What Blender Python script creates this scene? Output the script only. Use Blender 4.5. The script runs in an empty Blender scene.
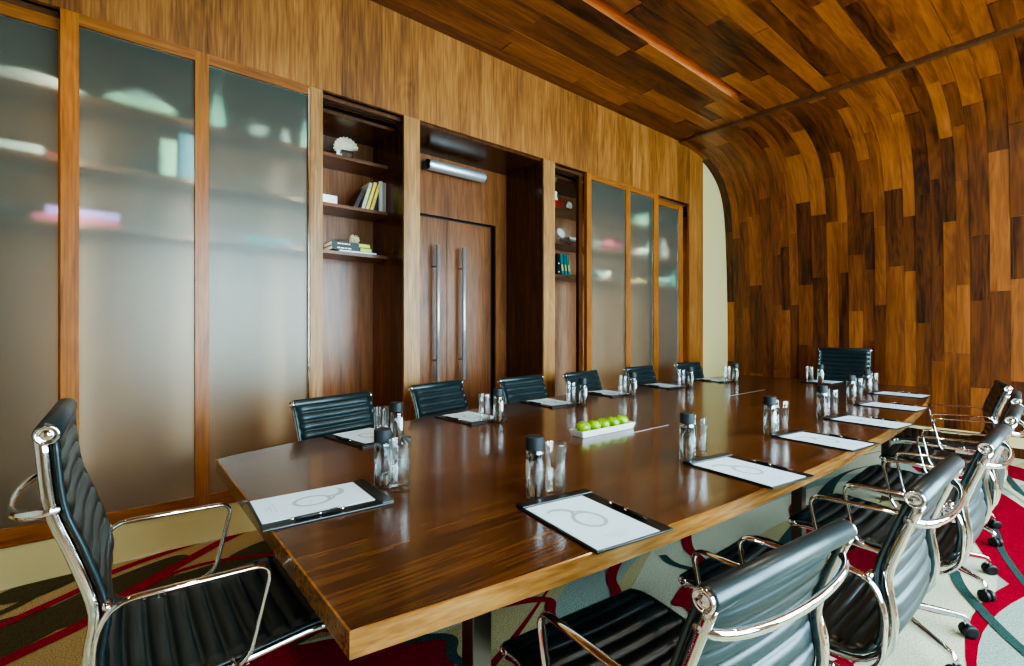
import bpy, math, random
from mathutils import Vector, Matrix, noise
random.seed(7)
C = bpy.context.scene.collection
PI = math.pi
R = math.radians

# ------------------------------------------------------------------ helpers
class MB:
    """collects geometry of one mesh part"""
    def __init__(s):
        s.v = []; s.f = []; s.uv = []; s.tone = []; s.sm = []
    def add(s, vs, fs, smooth=False, uvs=None, tone=None, M=None):
        o = len(s.v)
        for p in vs:
            p = Vector(p)
            s.v.append(M @ p if M is not None else p)
        for i, f in enumerate(fs):
            s.f.append([o + k for k in f]); s.sm.append(smooth)
            s.uv.append(uvs[i] if uvs else None)
            s.tone.append(tone if tone is not None else 0.5)
        return s
    def box(s, x0, x1, y0, y1, z0, z1, M=None, tone=None):
        vs = [(x, y, z) for z in (z0, z1) for y in (y0, y1) for x in (x0, x1)]
        return s.add(vs, [(0, 2, 3, 1), (4, 5, 7, 6), (0, 1, 5, 4), (2, 6, 7, 3), (0, 4, 6, 2), (1, 3, 7, 5)], M=M, tone=tone)
    def prism(s, poly, z0, z1, M=None):
        n = len(poly)
        vs = [(p[0], p[1], z0) for p in poly] + [(p[0], p[1], z1) for p in poly]
        fs = [tuple(reversed(range(n))), tuple(range(n, 2 * n))]
        fs += [(i, (i + 1) % n, n + (i + 1) % n, n + i) for i in range(n)]
        return s.add(vs, fs, M=M)
    def lathe(s, prof, n=24, M=None, smooth=True, closed=False):
        vs = []; fs = []
        for (r, z) in prof:
            for k in range(n):
                a = 2 * PI * k / n
                vs.append((r * math.cos(a), r * math.sin(a), z))
        m = len(prof)
        for i in range(m - 1 + (1 if closed else 0)):
            i2 = (i + 1) % m
            for k in range(n):
                fs.append((i * n + k, i * n + (k + 1) % n, i2 * n + (k + 1) % n, i2 * n + k))
        if not closed:
            fs.append(tuple(reversed(range(n)))); fs.append(tuple(range((m - 1) * n, m * n)))
        return s.add(vs, fs, smooth, M=M)
    def tube(s, pts, sec, up=(0, 0, 1), closed=False, M=None, smooth=True, cap=True):
        """sweep a section (list of 2-D points: side, up) along pts"""
        pts = [Vector(p) for p in pts]; n = len(pts); m = len(sec); up = Vector(up)
        vs = []
        for i, p in enumerate(pts):
            a = pts[(i - 1) % n] if (closed or i > 0) else pts[i]
            b = pts[(i + 1) % n] if (closed or i < n - 1) else pts[i]
            t = (b - a).normalized()
            side = t.cross(up)
            if side.length < 1e-5: side = t.cross(Vector((1, 0, 0)))
            side.normalize(); u = side.cross(t).normalized()
            k = sec[i] if isinstance(sec[0][0], (list, tuple)) else sec
            for q in k: vs.append(p + side * q[0] + u * q[1])
            m = len(k)
        fs = []
        for i in range(n if closed else n - 1):
            j = (i + 1) % n
            for k in range(m):
                fs.append((i * m + k, i * m + (k + 1) % m, j * m + (k + 1) % m, j * m + k))
        if not closed and cap:
            fs.append(tuple(reversed(range(m)))); fs.append(tuple(range((n - 1) * m, n * m)))
        return s.add(vs, fs, smooth, M=M)
    def build(s, name, mat, parent=None, bevel=0, loc=None):
        me = bpy.data.meshes.new(name)
        me.from_pydata([tuple(p) for p in s.v], [], s.f)
        for p, sm in zip(me.polygons, s.sm): p.use_smooth = sm
        if any(u is not None for u in s.uv):
            ul = me.uv_layers.new(name='UVMap')
            for p, u in zip(me.polygons, s.uv):
                if u is None: continue
                for li, q in zip(p.loop_indices, u): ul.data[li].uv = q
        if any(t != 0.5 for t in s.tone):
            at = me.attributes.new('tone', 'FLOAT', 'FACE')
            for i, t in enumerate(s.tone): at.data[i].value = t
        me.materials.append(mat)
        o = bpy.data.objects.new(name, me); C.objects.link(o)
        if parent: o.parent = parent
        if loc: o.location = loc
        if bevel:
            md = o.modifiers.new('bevel', 'BEVEL'); md.width = bevel; md.segments = 2
            md.limit_method = 'ANGLE'; md.angle_limit = R(40)
            md.harden_normals = False
        me.update()
        return o

def circ(r, n=10, sx=1, sy=1):
    return [(r * sx * math.cos(2 * PI * k / n), r * sy * math.sin(2 * PI * k / n)) for k in range(n)]
def rect(w, h):
    return [(-w / 2, -h / 2), (w / 2, -h / 2), (w / 2, h / 2), (-w / 2, h / 2)]
def smooth_path(pts, per=6, closed=False):
    pts = [Vector(p) for p in pts]; n = len(pts); out = []
    for i in range(n if closed else n - 1):
        p1 = pts[i]; p2 = pts[(i + 1) % n]
        p0 = pts[(i - 1) % n] if (closed or i > 0) else p1 * 2 - p2
        p3 = pts[(i + 2) % n] if (closed or i < n - 2) else p2 * 2 - p1
        for k in range(per):
            t = k / per
            out.append(0.5 * ((2 * p1) + (p2 - p0) * t + (2 * p0 - 5 * p1 + 4 * p2 - p3) * t * t + (3 * p1 - p0 - 3 * p2 + p3) * t ** 3))
    if not closed: out.append(pts[-1])
    return out
def fillet(pts, r, seg=5, closed=True):
    """round the corners of a polyline"""
    pts = [Vector(p) for p in pts]; n = len(pts); out = []
    for i in range(n):
        if not closed and i in (0, n - 1): out.append(pts[i]); continue
        a = pts[(i - 1) % n]; b = pts[i]; c = pts[(i + 1) % n]
        ra = min(r, (a - b).length * .45); rc = min(r, (c - b).length * .45)
        p = b + (a - b).normalized() * ra; q = b + (c - b).normalized() * rc
        for k in range(seg + 1):
            t = k / seg
            out.append(p * (1 - t) ** 2 + b * 2 * t * (1 - t) + q * t * t)
    return out
def thing(name, label, cat, loc=(0, 0, 0), rz=0, group=None):
    o = bpy.data.objects.new(name, None); C.objects.link(o)
    o.location = loc; o.rotation_euler = (0, 0, rz); o.empty_display_size = .1
    o['label'] = label; o['category'] = cat
    if group: o['group'] = group
    return o
def tag(o, label, cat, group=None):
    o['label'] = label; o['category'] = cat
    if group: o['group'] = group
    return o
def struct(o):
    o['kind'] = 'structure'; return o
def copy_tree(o, parent=None):
    c = o.copy(); C.objects.link(c); c.parent = parent
    for ch in list(o.children): copy_tree(ch, c)
    return c

# ------------------------------------------------------------------ materials
def newmat(name):
    m = bpy.data.materials.new(name); m.use_nodes = True
    nt = m.node_tree
    return m, nt, nt.nodes['Principled BSDF']
def setp(b, **k):
    names = dict(col='Base Color', rough='Roughness', metal='Metallic', coat='Coat Weight', coatr='Coat Roughness', spec='Specular IOR Level', trans='Transmission Weight', ior='IOR')
    for a, v in k.items():
        b.inputs[names[a]].default_value = (*v, 1) if a == 'col' else v
def plain(name, col, rough=.5, **k):
    m, nt, b = newmat(name); setp(b, col=col, rough=rough, **k); return m
def srgb(r, g, b):
    f = lambda c: ((c / 255 + .055) / 1.055) ** 2.4 if c > 10 else c / 255 / 12.92
    return (f(r), f(g), f(b))

def wood(name, dark, mid, light, axis='Z', rough=.38, coat=0.0, src='OBJ', scale=1.0, leaf=0, tone=0.0, fine=.5, spec=.5, figure=1.0, coatr=.05, con=.65, bump=.12):
    m, nt, b = newmat(name); N = nt.nodes; L = nt.links
    tc = N.new('ShaderNodeTexCoord')
    base = tc.outputs['Object' if src == 'OBJ' else 'UV']
    vec = base
    at = None
    if tone:
        at = N.new('ShaderNodeAttribute'); at.attribute_name = 'tone'
        mu = N.new('ShaderNodeVectorMath'); mu.operation = 'SCALE'; mu.inputs[0].default_value = (37, 61, 23)
        L.new(at.outputs['Fac'], mu.inputs['Scale'])
        ad = N.new('ShaderNodeVectorMath'); ad.operation = 'ADD'
        L.new(base, ad.inputs[0]); L.new(mu.outputs[0], ad.inputs[1]); vec = ad.outputs[0]
    lf = None
    if leaf:
        sp = N.new('ShaderNodeSeparateXYZ'); L.new(base, sp.inputs[0])
        dv = N.new('ShaderNodeMath'); dv.operation = 'DIVIDE'; L.new(sp.outputs['Y'], dv.inputs[0]); dv.inputs[1].default_value = leaf
        fl = N.new('ShaderNodeMath'); fl.operation = 'FLOOR'; L.new(dv.outputs[0], fl.inputs[0])
        wn = N.new('ShaderNodeTexWhiteNoise'); wn.noise_dimensions = '1D'; L.new(fl.outputs[0], wn.inputs['W']); lf = wn.outputs['Value']
        sc = N.new('ShaderNodeVectorMath'); sc.operation = 'SCALE'; sc.inputs[0].default_value = (9, 3, 17); L.new(lf, sc.inputs['Scale'])
        ad2 = N.new('ShaderNodeVectorMath'); ad2.operation = 'ADD'; L.new(vec, ad2.inputs[0]); L.new(sc.outputs[0], ad2.inputs[1]); vec = ad2.outputs[0]
    def mapped(al, ac):
        mp = N.new('ShaderNodeMapping'); s = [ac * scale] * 3
        s['XYZ'.index(axis)] = al * scale
        mp.inputs['Scale'].default_value = s; L.new(vec, mp.inputs[0]); return mp.outputs[0]
    n1 = N.new('ShaderNodeTexNoise'); L.new(mapped(.55, 6.0), n1.inputs['Vector'])
    n1.inputs['Scale'].default_value = 1.0; n1.inputs['Detail'].default_value = 5; n1.inputs['Distortion'].default_value = .7 * figure; n1.inputs['Roughness'].default_value = .6
    # cathedral rings: sine of a broad noise
    n0 = N.new('ShaderNodeTexNoise'); L.new(mapped(.5, 3.2), n0.inputs['Vector']); n0.inputs['Scale'].default_value = 1.0; n0.inputs['Detail'].default_value = 1.5
    ml = N.new('ShaderNodeMath'); ml.operation = 'MULTIPLY'; L.new(n0.outputs[0], ml.inputs[0]); ml.inputs[1].default_value = 70
    sn = N.new('ShaderNodeMath'); sn.operation = 'SINE'; L.new(ml.outputs[0], sn.inputs[0])
    n2 = N.new('ShaderNodeTexNoise'); L.new(mapped(3.5 / scale, 95 / scale), n2.inputs['Vector']); n2.inputs['Scale'].default_value = 1.0; n2.inputs['Detail'].default_value = 2
    a1 = N.new('ShaderNodeMath'); a1.operation = 'MULTIPLY_ADD'; L.new(sn.outputs[0], a1.inputs[0]); a1.inputs[1].default_value = .05 * figure; L.new(n1.outputs[0], a1.inputs[2])
    c1 = N.new('ShaderNodeMath'); c1.operation = 'MULTIPLY_ADD'; L.new(a1.outputs[0], c1.inputs[0]); c1.inputs[1].default_value = con; c1.inputs[2].default_value = .5 * (1 - con); a1 = c1
    a2 = N.new('ShaderNodeMath'); a2.operation = 'SUBTRACT'; L.new(n2.outputs[0], a2.inputs[0]); a2.inputs[1].default_value = .5
    a3 = N.new('ShaderNodeMath'); a3.operation = 'MULTIPLY_ADD'; L.new(a2.outputs[0], a3.inputs[0]); a3.inputs[1].default_value = fine; L.new(a1.outputs[0], a3.inputs[2])
    v = a3.outputs[0]
    if tone:
        t1 = N.new('ShaderNodeMath'); t1.operation = 'SUBTRACT'; L.new(at.outputs['Fac'], t1.inputs[0]); t1.inputs[1].default_value = .5
        t2 = N.new('ShaderNodeMath'); t2.operation = 'MULTIPLY_ADD'; L.new(t1.outputs[0], t2.inputs[0]); t2.inputs[1].default_value = tone; L.new(v, t2.inputs[2]); v = t2.outputs[0]
    if lf is not None:
        t1 = N.new('ShaderNodeMath'); t1.operation = 'SUBTRACT'; L.new(lf, t1.inputs[0]); t1.inputs[1].default_value = .5
        t2 = N.new('ShaderNodeMath'); t2.operation = 'MULTIPLY_ADD'; L.new(t1.outputs[0], t2.inputs[0]); t2.inputs[1].default_value = .16; L.new(v, t2.inputs[2]); v = t2.outputs[0]
    cr = N.new('ShaderNodeValToRGB'); e = cr.color_ramp.elements
    e[0].position = .22; e[0].color = (*dark, 1); e[1].position = .82; e[1].color = (*light, 1)
    k = e.new(.5); k.color = (*mid, 1)
    L.new(v, cr.inputs[0]); L.new(cr.outputs[0], b.inputs['Base Color'])
    setp(b, rough=rough, coat=coat, coatr=coatr, spec=spec)
    bp = N.new('ShaderNodeBump'); bp.inputs['Strength'].default_value = bump; bp.inputs['Distance'].default_value = .002
    L.new(n2.outputs[0], bp.inputs['Height']); L.new(bp.outputs[0], b.inputs['Normal'])
    return m

W_wall = wood('veneer_wall', srgb(78, 44, 15), srgb(142, 90, 42), srgb(184, 130, 70), 'Z', rough=.42, leaf=.31, fine=.62, figure=.7, scale=2.2, con=.6)
W_dark = wood('veneer_dark', srgb(44, 23, 10), srgb(84, 47, 22), srgb(112, 68, 34), 'Z', rough=.22, fine=.5, spec=.6, scale=2)
W_cab = wood('veneer_cabinet', srgb(58, 34, 17), srgb(104, 66, 36), srgb(136, 92, 56), 'Z', rough=.3, fine=.5, scale=2)
W_shelf = wood('shelf_wood', srgb(60, 34, 18), srgb(98, 62, 38), srgb(132, 92, 62), 'Y', rough=.3, fine=.3, scale=2)
W_frame = wood('frame_wood', srgb(104, 58, 18), srgb(156, 94, 36), srgb(190, 126, 58), 'Z', rough=.35, fine=.5, scale=2)
W_frameh = wood('frame_wood_rail', srgb(96, 54, 20), srgb(146, 88, 38), srgb(182, 122, 62), 'Y', rough=.35, fine=.5, scale=2)
W_pale = wood('pillar_wood', srgb(106, 72, 34), srgb(160, 114, 64), srgb(194, 150, 96), 'Z', rough=.4, fine=.6, scale=2)
W_door = wood('door_wood', srgb(78, 43, 20), srgb(126, 76, 40), srgb(160, 104, 60), 'Z', rough=.35, fine=.5, scale=2)
W_plank = wood('walnut_planks', srgb(52, 25, 10), srgb(120, 66, 30), srgb(168, 102, 52), 'Y', rough=.34, src='UV', tone=.34, fine=.28, spec=.5, figure=1.0, scale=1.7, con=.75)
W_table = wood('table_walnut', srgb(40, 23, 12), srgb(86, 53, 29), srgb(128, 86, 50), 'Y', rough=.22, coat=.3, coatr=.1, fine=.55, spec=.5, figure=.5, scale=2, bump=0.0)
W_edge = wood('table_edge_wood', srgb(90, 56, 24), srgb(148, 102, 54), srgb(184, 138, 84), 'Y', rough=.25, coat=.4, coatr=.12, fine=.6, figure=.5, scale=2)

chrome = plain('polished_aluminium', (.78, .77, .75), .09, metal=1.0)
chrome2 = plain('chrome', (.85, .85, .84), .05, metal=1.0)
steel = plain('brushed_steel', (.72, .75, .76), .42, metal=.75)
bronze = plain('dark_bronze_steel', (.16, .14, .12), .3, metal=1.0)
black = plain('black_plastic', (.012, .012, .013), .4)
capm = plain('charcoal_cap', (.03, .036, .038), .45)
white = plain('white_ceramic', (.82, .83, .80), .2, coat=.4)
cream = plain('cream_painted', srgb(214, 200, 146), .55)
creamw = plain('cream_fabric_wall', srgb(196, 178, 128), .8)
plaster = plain('warm_white_plaster', (.62, .58, .5), .8)
paperm = plain('white_paper', (.64, .82, .93), .55)
ink = plain('grey_print', srgb(168, 186, 196), .6)
labelm = plain('bottle_label', (.75, .83, .82), .5)

def leather_mat(name, col, rough):
    m, nt, b = newmat(name); N = nt.nodes; L = nt.links
    setp(b, col=col, rough=rough, spec=.75)
    tc = N.new('ShaderNodeTexCoord'); n = N.new('ShaderNodeTexNoise'); n.inputs['Scale'].default_value = 320; n.inputs['Detail'].default_value = 2
    L.new(tc.outputs['Object'], n.inputs['Vector'])
    bp = N.new('ShaderNodeBump'); bp.inputs['Strength'].default_value = .12; bp.inputs['Distance'].default_value = .001
    L.new(n.outputs[0], bp.inputs['Height']); L.new(bp.outputs[0], b.inputs['Normal'])
    return m
leather = leather_mat('black_leather', (.013, .029, .032), .34)
padleather = leather_mat('pad_leather', (.010, .011, .012), .3)

def glass_mat(name, col=(1, 1, 1), ior=1.45, rough=0.0):
    m, nt, b = newmat(name); setp(b, col=col, rough=rough, trans=1.0, ior=ior); return m
clearg = glass_mat('clear_glass', (.97, .99, .985))
def thin_glass(name, tint, boost):
    m = bpy.data.materials.new(name); m.use_nodes = True; nt = m.node_tree; N = nt.nodes; L = nt.links
    N.remove(N['Principled BSDF']); out = N['Material Output']
    tr = N.new('ShaderNodeBsdfTransparent'); tr.inputs[0].default_value = (*tint, 1)
    gl = N.new('ShaderNodeBsdfGlossy'); gl.inputs['Roughness'].default_value = .0; gl.inputs['Color'].default_value = (.95, 1, 1, 1)
    lw = N.new('ShaderNodeLayerWeight'); lw.inputs['Blend'].default_value = .35
    mr = N.new('ShaderNodeMapRange'); mr.inputs['To Min'].default_value = boost; mr.inputs['To Max'].default_value = .62
    L.new(lw.outputs['Facing'], mr.inputs[0])
    mx = N.new('ShaderNodeMixShader'); L.new(mr.outputs[0], mx.inputs[0]); L.new(tr.outputs[0], mx.inputs[1]); L.new(gl.outputs[0], mx.inputs[2])
    L.new(mx.outputs[0], out.inputs['Surface']); return m
thing_glass = thin_glass('tumbler_glass', (.97, .985, .985), .04)
bottle_glass = thin_glass('bottle_glass', (.95, .98, .99), .06)
waterg = glass_mat('still_water', (.97, .99, 1.0), 1.33)

def frosted(name, dif, tint, rough, mixf):
    m = bpy.data.materials.new(name); m.use_nodes = True; nt = m.node_tree; N = nt.nodes; L = nt.links
    N.remove(N['Principled BSDF']); out = N['Material Output']
    rf = N.new('ShaderNodeBsdfRefraction'); rf.inputs['Color'].default_value = (*tint, 1); rf.inputs['Roughness'].default_value = rough; rf.inputs['IOR'].default_value = 1.3
    df = N.new('ShaderNodeBsdfDiffuse'); df.inputs['Color'].default_value = (*dif, 1)
    gl = N.new('ShaderNodeBsdfGlossy'); gl.inputs['Roughness'].default_value = .32; gl.inputs['Color'].default_value = (.85, .95, 1, 1)
    m1 = N.new('ShaderNodeMixShader'); m1.inputs[0].default_value = mixf; L.new(rf.outputs[0], m1.inputs[1]); L.new(df.outputs[0], m1.inputs[2])
    fr = N.new('ShaderNodeFresnel'); fr.inputs['IOR'].default_value = 1.4
    m2 = N.new('ShaderNodeMixShader'); L.new(fr.outputs[0], m2.inputs[0]); L.new(m1.outputs[0], m2.inputs[1]); L.new(gl.outputs[0], m2.inputs[2])
    L.new(m2.outputs[0], out.inputs['Surface'])
    return m
frost = frosted('frosted_glass', (.34, .38, .32), (.88, .92, .86), .30, .11)

def carpet_mat():
    m, nt, b = newmat('patterned_carpet'); N = nt.nodes; L = nt.links
    at = N.new('ShaderNodeAttribute'); at.attribute_name = 'pattern'
    tc = N.new('ShaderNodeTexCoord'); n = N.new('ShaderNodeTexNoise'); n.inputs['Scale'].default_value = 170; n.inputs['Detail'].default_value = 3
    L.new(tc.outputs['Object'], n.inputs['Vector'])
    mr = N.new('ShaderNodeMapRange'); mr.inputs['From Min'].default_value = .25; mr.inputs['From Max'].default_value = .75; mr.inputs['To Min'].default_value = .4; mr.inputs['To Max'].default_value = 1.3
    L.new(n.outputs[0], mr.inputs[0])
    vm = N.new('ShaderNodeVectorMath'); vm.operation = 'SCALE'; L.new(at.outputs['Color'], vm.inputs[0]); L.new(mr.outputs[0], vm.inputs['Scale'])
    L.new(vm.outputs[0], b.inputs['Base Color'])
    bp = N.new('ShaderNodeBump'); bp.inputs['Strength'].default_value = .6; bp.inputs['Distance'].default_value = .004
    L.new(n.outputs[0], bp.inputs['Height']); L.new(bp.outputs[0], b.inputs['Normal'])
    setp(b, rough=.95, spec=.1)
    return m
carpet = carpet_mat()

# ------------------------------------------------------------------ camera
X0 = 3.4265; HC = 1.28
cam = bpy.data.cameras.new('camera'); co = bpy.data.objects.new('camera', cam); C.objects.link(co)
cam.lens = 480 / 1024 * 36; cam.sensor_width = 36; cam.shift_y = -2 / 1024; cam.clip_start = .05
co.location = (X0, 0, HC); co.rotation_euler = (PI / 2, 0, R(50.534))
bpy.context.scene.camera = co

# ------------------------------------------------------------------ floor (patterned carpet)
XR = 5.4; YB = -2.4; YF = 7.0; ZC = 3.745
def build_floor():
    tan = srgb(178, 156, 112); olive = srgb(84, 78, 54); crm = srgb(206, 200, 172); sage = srgb(160, 172, 158)
    teal = srgb(62, 86, 80); red = srgb(160, 14, 40); beige = srgb(196, 178, 132)
    lines = [  # (colour, width, pts)
        (red, .035, [(1.0, -1.3), (.41, -.39), (.24, -.14), (.12, -.02), (.03, .2), (-.1, .6)]),
        (red, .045, [(1.3, -1.2), (.9, -.62), (.74, -.33), (.6, -.09), (.46, .01), (.28, .22), (.0, .57), (-.1, .8)]),
        (red, .022, [(.46, .05), (.35, .21), (.32, .37), (.38, .58), (.6, .95), (.9, 1.3)]),
        (red, .035, [(1.55, 2.6), (1.80, 2.03), (1.97, 1.85), (2.3, 1.4), (2.6, .9)]),
        (red, .04, [(1.6, 3.1), (1.88, 2.63), (2.06, 2.48), (2.25, 2.1), (2.5, 1.7)]),
        (teal, .03, [(1.86, 2.40), (1.95, 2.36), (2.05, 2.38), (2.3, 2.5), (2.7, 2.4)]),
        (teal, .03, [(1.6, .9), (1.72, 1.07), (1.86, 1.02), (2.2, 1.2), (2.6, 1.2)]),
        (red, .03, [(1.6, 1.2), (1.76, 1.57), (1.9, 1.49), (2.3, 1.3)]),
        (olive, .03, [(.5, -1.0), (.3, -.45), (.15, -.28), (.02, -.1)]),
    ]
    polys = [
        (olive, [(.95, -.9), (.55, -.5), (.33, -.2), (.2, -.02), (.1, .25), (.2, .3), (.42, .02), (.5, -.1), (.68, -.3)]),
        (olive, [(.12, -.5), (.2, -.32), (.1, -.15), (.0, -.05), (-.05, -.3)]),
        (olive, [(.3, .5), (.5, .45), (.7, .7), (.5, .95), (.2, .8)]),
        (red, [(1.1, .1), (1.36, .56), (1.42, .70), (1.62, .98), (1.70, 1.07), (1.86, 1.0), (2.4, .6), (2.2, -.3), (1.5, -.5)]),
        (red, [(2.08, 2.42), (2.16, 2.02), (2.26, 2.0), (2.6, 1.6), (2.7, 1.8), (2.4, 2.3), (2.2, 2.5)]),
        (red, [(2.0, 3.9), (2.14, 3.5), (2.45, 3.2), (2.75, 3.0), (2.85, 3.2), (2.6, 3.6), (2.3, 3.8)]),
        (red, [(2.3, 5.9), (2.62, 5.2), (2.86, 4.4), (3.0, 3.9), (3.14, 3.5), (3.5, 3.1), (3.8, 3.4), (3.4, 4.1), (3.2, 4.8), (2.95, 5.4), (2.6, 6.0)]),
        (red, [(2.3, 6.4), (3.0, 6.0), (3.6, 5.2), (3.7, 5.5), (3.1, 6.4), (2.5, 6.8)]),
        (red, [(2.85, 1.0), (3.0, 1.5), (2.95, 1.9), (2.8, 2.2), (2.75, 1.6)]),
    ]
    tlines = [
        (teal, .03, [(2.5, 5.3), (2.85, 4.1), (2.96, 3.4), (3.1, 3.05), (3.3, 2.72), (3.6, 2.4)]),
        (teal, .022, [(2.6, 5.6), (2.98, 4.5), (3.1, 3.9), (3.3, 3.3), (3.6, 2.9)]),
        (teal, .03, [(2.9, 6.2), (3.1, 5.3), (3.3, 4.4), (3.6, 3.7)]),
        (crm, .03, [(2.5, 6.3), (2.9, 5.75), (3.2, 5.0), (3.5, 4.2)]),
    ]
    mb = MB(); cols = []
    lay = [0]
    def patch(col, pts):
        lay[0] += 1; z = .00012 * lay[0]
        from mathutils.geometry import tessellate_polygon
        P = [Vector((a, b, 0)) for a, b in pts]
        tris = tessellate_polygon([P])
        vs = [(p.x, p.y, z) for p in P]
        fs = []
        for t in tris:
            a, b, c = [P[k] for k in t]
            if (b - a).cross(c - a).z < 0: t = tuple(reversed(t))
            fs.append(t)
        mb.add(vs, fs); cols.extend([col] * len(fs))
    def band(col, fx, fw, y0=YB, y1=YF, n=70):
        L = []; Rr = []
        for k in range(n + 1):
            y = y0 + (y1 - y0) * k / n; x = fx(y); w = max(.004, fw(y)) / 2
            L.append((max(0, min(XR, x - w)), y)); Rr.append((max(0, min(XR, x + w)), y))
        lay[0] += 1; z = .00012 * lay[0]
        vs = []
        for a, b in zip(L, Rr): vs += [(*a, z), (*b, z)]
        fs = [(2 * k, 2 * k + 1, 2 * k + 3, 2 * k + 2) for k in range(n)]
        mb.add(vs, fs); cols.extend([col] * n)
    mb.box(0, XR, YB, YF, -.02, 0); cols.extend([crm] * 6)
    band(tan, lambda y: .45 + .1 * math.sin(y), lambda y: 1.5 + .3 * math.sin(y * 1.3))
    sn = math.sin
    for k, (col, x0, a, fr, ph, w, wf) in enumerate([
        (beige, 1.5, .35, .9, .3, .38, 1.1), (sage, 2.0, .3, 1.1, 1.4, .30, .9), (beige, 2.7, .4, .8, 2.2, .34, 1.3), (sage, 3.25, .3, 1.0, .2, .32, 1.0),
        (beige, 3.8, .35, .9, 1.0, .3, 1.2), (sage, 4.5, .3, 1.1, 2.0, .4, .8), (olive, .35, .25, 1.3, 2.6, .22, 1.0), (teal, 1.35, .3, 1.0, 2.9, .07, 1.6),
        (teal, 2.35, .35, .95, .5, .08, 1.9), (red, 1.75, .4, .85, 1.9, .07, 1.5), (red, 3.55, .35, .8, 2.4, .10, 1.2), (teal, 4.0, .3, 1.2, .3, .08, 1.4), (red, 4.4, .4, .9, .2, .22, .9), (beige, 5.0, .3, 1.0, 1.1, .3, 1.0)]):
        band(col, lambda y: x0 + a * sn(y * fr + ph) + .1 * sn(y * 2.1 * fr), lambda y: w * (.75 + .6 * sn(y * wf + ph)))
    def clipf(pts): return [(max(0, min(XR, a)), b) for a, b in pts]
    for col, P in polys:
        patch(col, clipf([(p.x, p.y) for p in smooth_path([(a, b_, 0) for a, b_ in P], 5, True)]))
    for col, w, pts in lines + tlines:
        sp = smooth_path([(a, b_, 0) for a, b_ in pts], 8); lay[0] += 1; z = .00012 * lay[0]; vs = []
        for i, p in enumerate(sp):
            t = (sp[min(len(sp) - 1, i + 1)] - sp[max(0, i - 1)]).normalized(); q = Vector((-t.y, t.x, 0)) * w * .75
            for v in (p + q, p - q): vs.append((max(0, min(XR, v.x)), v.y, z))
        fs = [(2 * k, 2 * k + 2, 2 * k + 3, 2 * k + 1) for k in range(len(sp) - 1)]
        mb.add(vs, [tuple(reversed(f)) for f in fs]); cols.extend([col] * len(fs))
    o = mb.build('floor', carpet); struct(o); me = o.data
    at = me.attributes.new('pattern', 'FLOAT_COLOR', 'FACE')
    for k in range(len(me.polygons)): at.data[k].color = (*cols[k], 1)
build_floor()

# ------------------------------------------------------------------ ceiling and curved far wall of walnut planks
prof = [(5.62, 3.72), (5.80, 3.715), (5.98, 3.70), (6.2, 3.655), (6.4, 3.585), (6.58, 3.485), (6.72, 3.36), (6.82, 3.2), (6.885, 3.0), (6.925, 2.75), (6.95, 2.45), (6.975, 2.1), (6.99, 1.7), (7.0, 1.3), (7.0, .75), (7.0, .21)]
pp = smooth_path([(0, a, b) for a, b in prof], 4)
arc = [0]
for a, b in zip(pp, pp[1:]): arc.append(arc[-1] + (b - a).length)
def at_arc(s):
    s = max(0, min(arc[-1], s))
    for i in range(len(arc) - 1):
        if s <= arc[i + 1] + 1e-9:
            t = (s - arc[i]) / (arc[i + 1] - arc[i]); p = pp[i].lerp(pp[i + 1], t)
            tg = (pp[i + 1] - pp[i]).normalized(); return p, Vector((0, tg.z, -tg.y))   # normal towards the room
    return pp[-1], Vector((0, -1, 0))
def far_wall():
    rnd = random.Random(5)
    mb = MB(); x = -.04
    while x < XR:
        w = rnd.choice([.12, .13, .15, .17, .105]); s = -rnd.random() * .8
        while s < arc[-1]:
            ln = rnd.uniform(.5, 1.45); s0 = max(0, s); s1 = min(arc[-1], s + ln)
            if s1 - s0 > .02:
                t = rnd.random(); t = .5 + (t - .5) * 1.0
                if rnd.random() < .12: t = rnd.choice([.02, 1.0])
                d = rnd.uniform(.0, .009)
                n = max(2, int((s1 - s0) / .07)); vs = []; uv = []
                ou, ov = rnd.random() * 9, rnd.random() * 9
                for k in range(n + 1):
                    q = s0 + (s1 - s0) * k / n
                    q = q - .0012 if k == n else q
                    p, nn = at_arc(q)
                    for xx in (x + .0008, x + w - .0008):
                        vs.append((xx, p.y + nn.y * d, p.z + nn.z * d)); 
                    for xx in (x + .0008, x + w - .0008):
                        vs.append((xx, p.y - nn.y * .012, p.z - nn.z * .012))
                fs = []; uvs = []
                for k in range(n):
                    a = 4 * k; b = 4 * (k + 1)
                    v0 = ov + (s1 - s0) * k / n; v1 = ov + (s1 - s0) * (k + 1) / n
                    for f, u in (((a, a + 1, b + 1, b), (0, w)), ((a + 2, a, b, b + 2), (0, 0)), ((a + 1, a + 3, b + 3, b + 1), (w, w))):
                        fs.append(f); uvs.append([(ou + u[0], v0), (ou + u[1], v0), (ou + u[1], v1), (ou + u[0], v1)])
                for a, vv in ((0, ov), (4 * n, ov + s1 - s0)):
                    fs.append((a, a + 1, a + 3, a + 2)); uvs.append([(ou, vv), (ou + w, vv)] * 2)
                mb.add(vs, fs, False, uvs, t)
            s += ln
        x += w
    # backing
    vs = []; fs = []
    for i, p in enumerate(pp):
        nn = at_arc(arc[i])[1]
        vs += [(-.04, p.y - nn.y * .013, p.z - nn.z * .013), (XR, p.y - nn.y * .013, p.z - nn.z * .013)]
    for i in range(len(pp) - 1): fs.append((2 * i, 2 * i + 1, 2 * i + 3, 2 * i + 2))
    mb.add(vs, fs, True, [[(0, 0), (1, 0), (1, 1), (0, 1)]] * len(fs), .1)
    o = mb.build('wall_far', W_plank); struct(o)
far_wall()
SLOT0, SLOT1, SLOTY = 1.00, 1.10, 5.15
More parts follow.
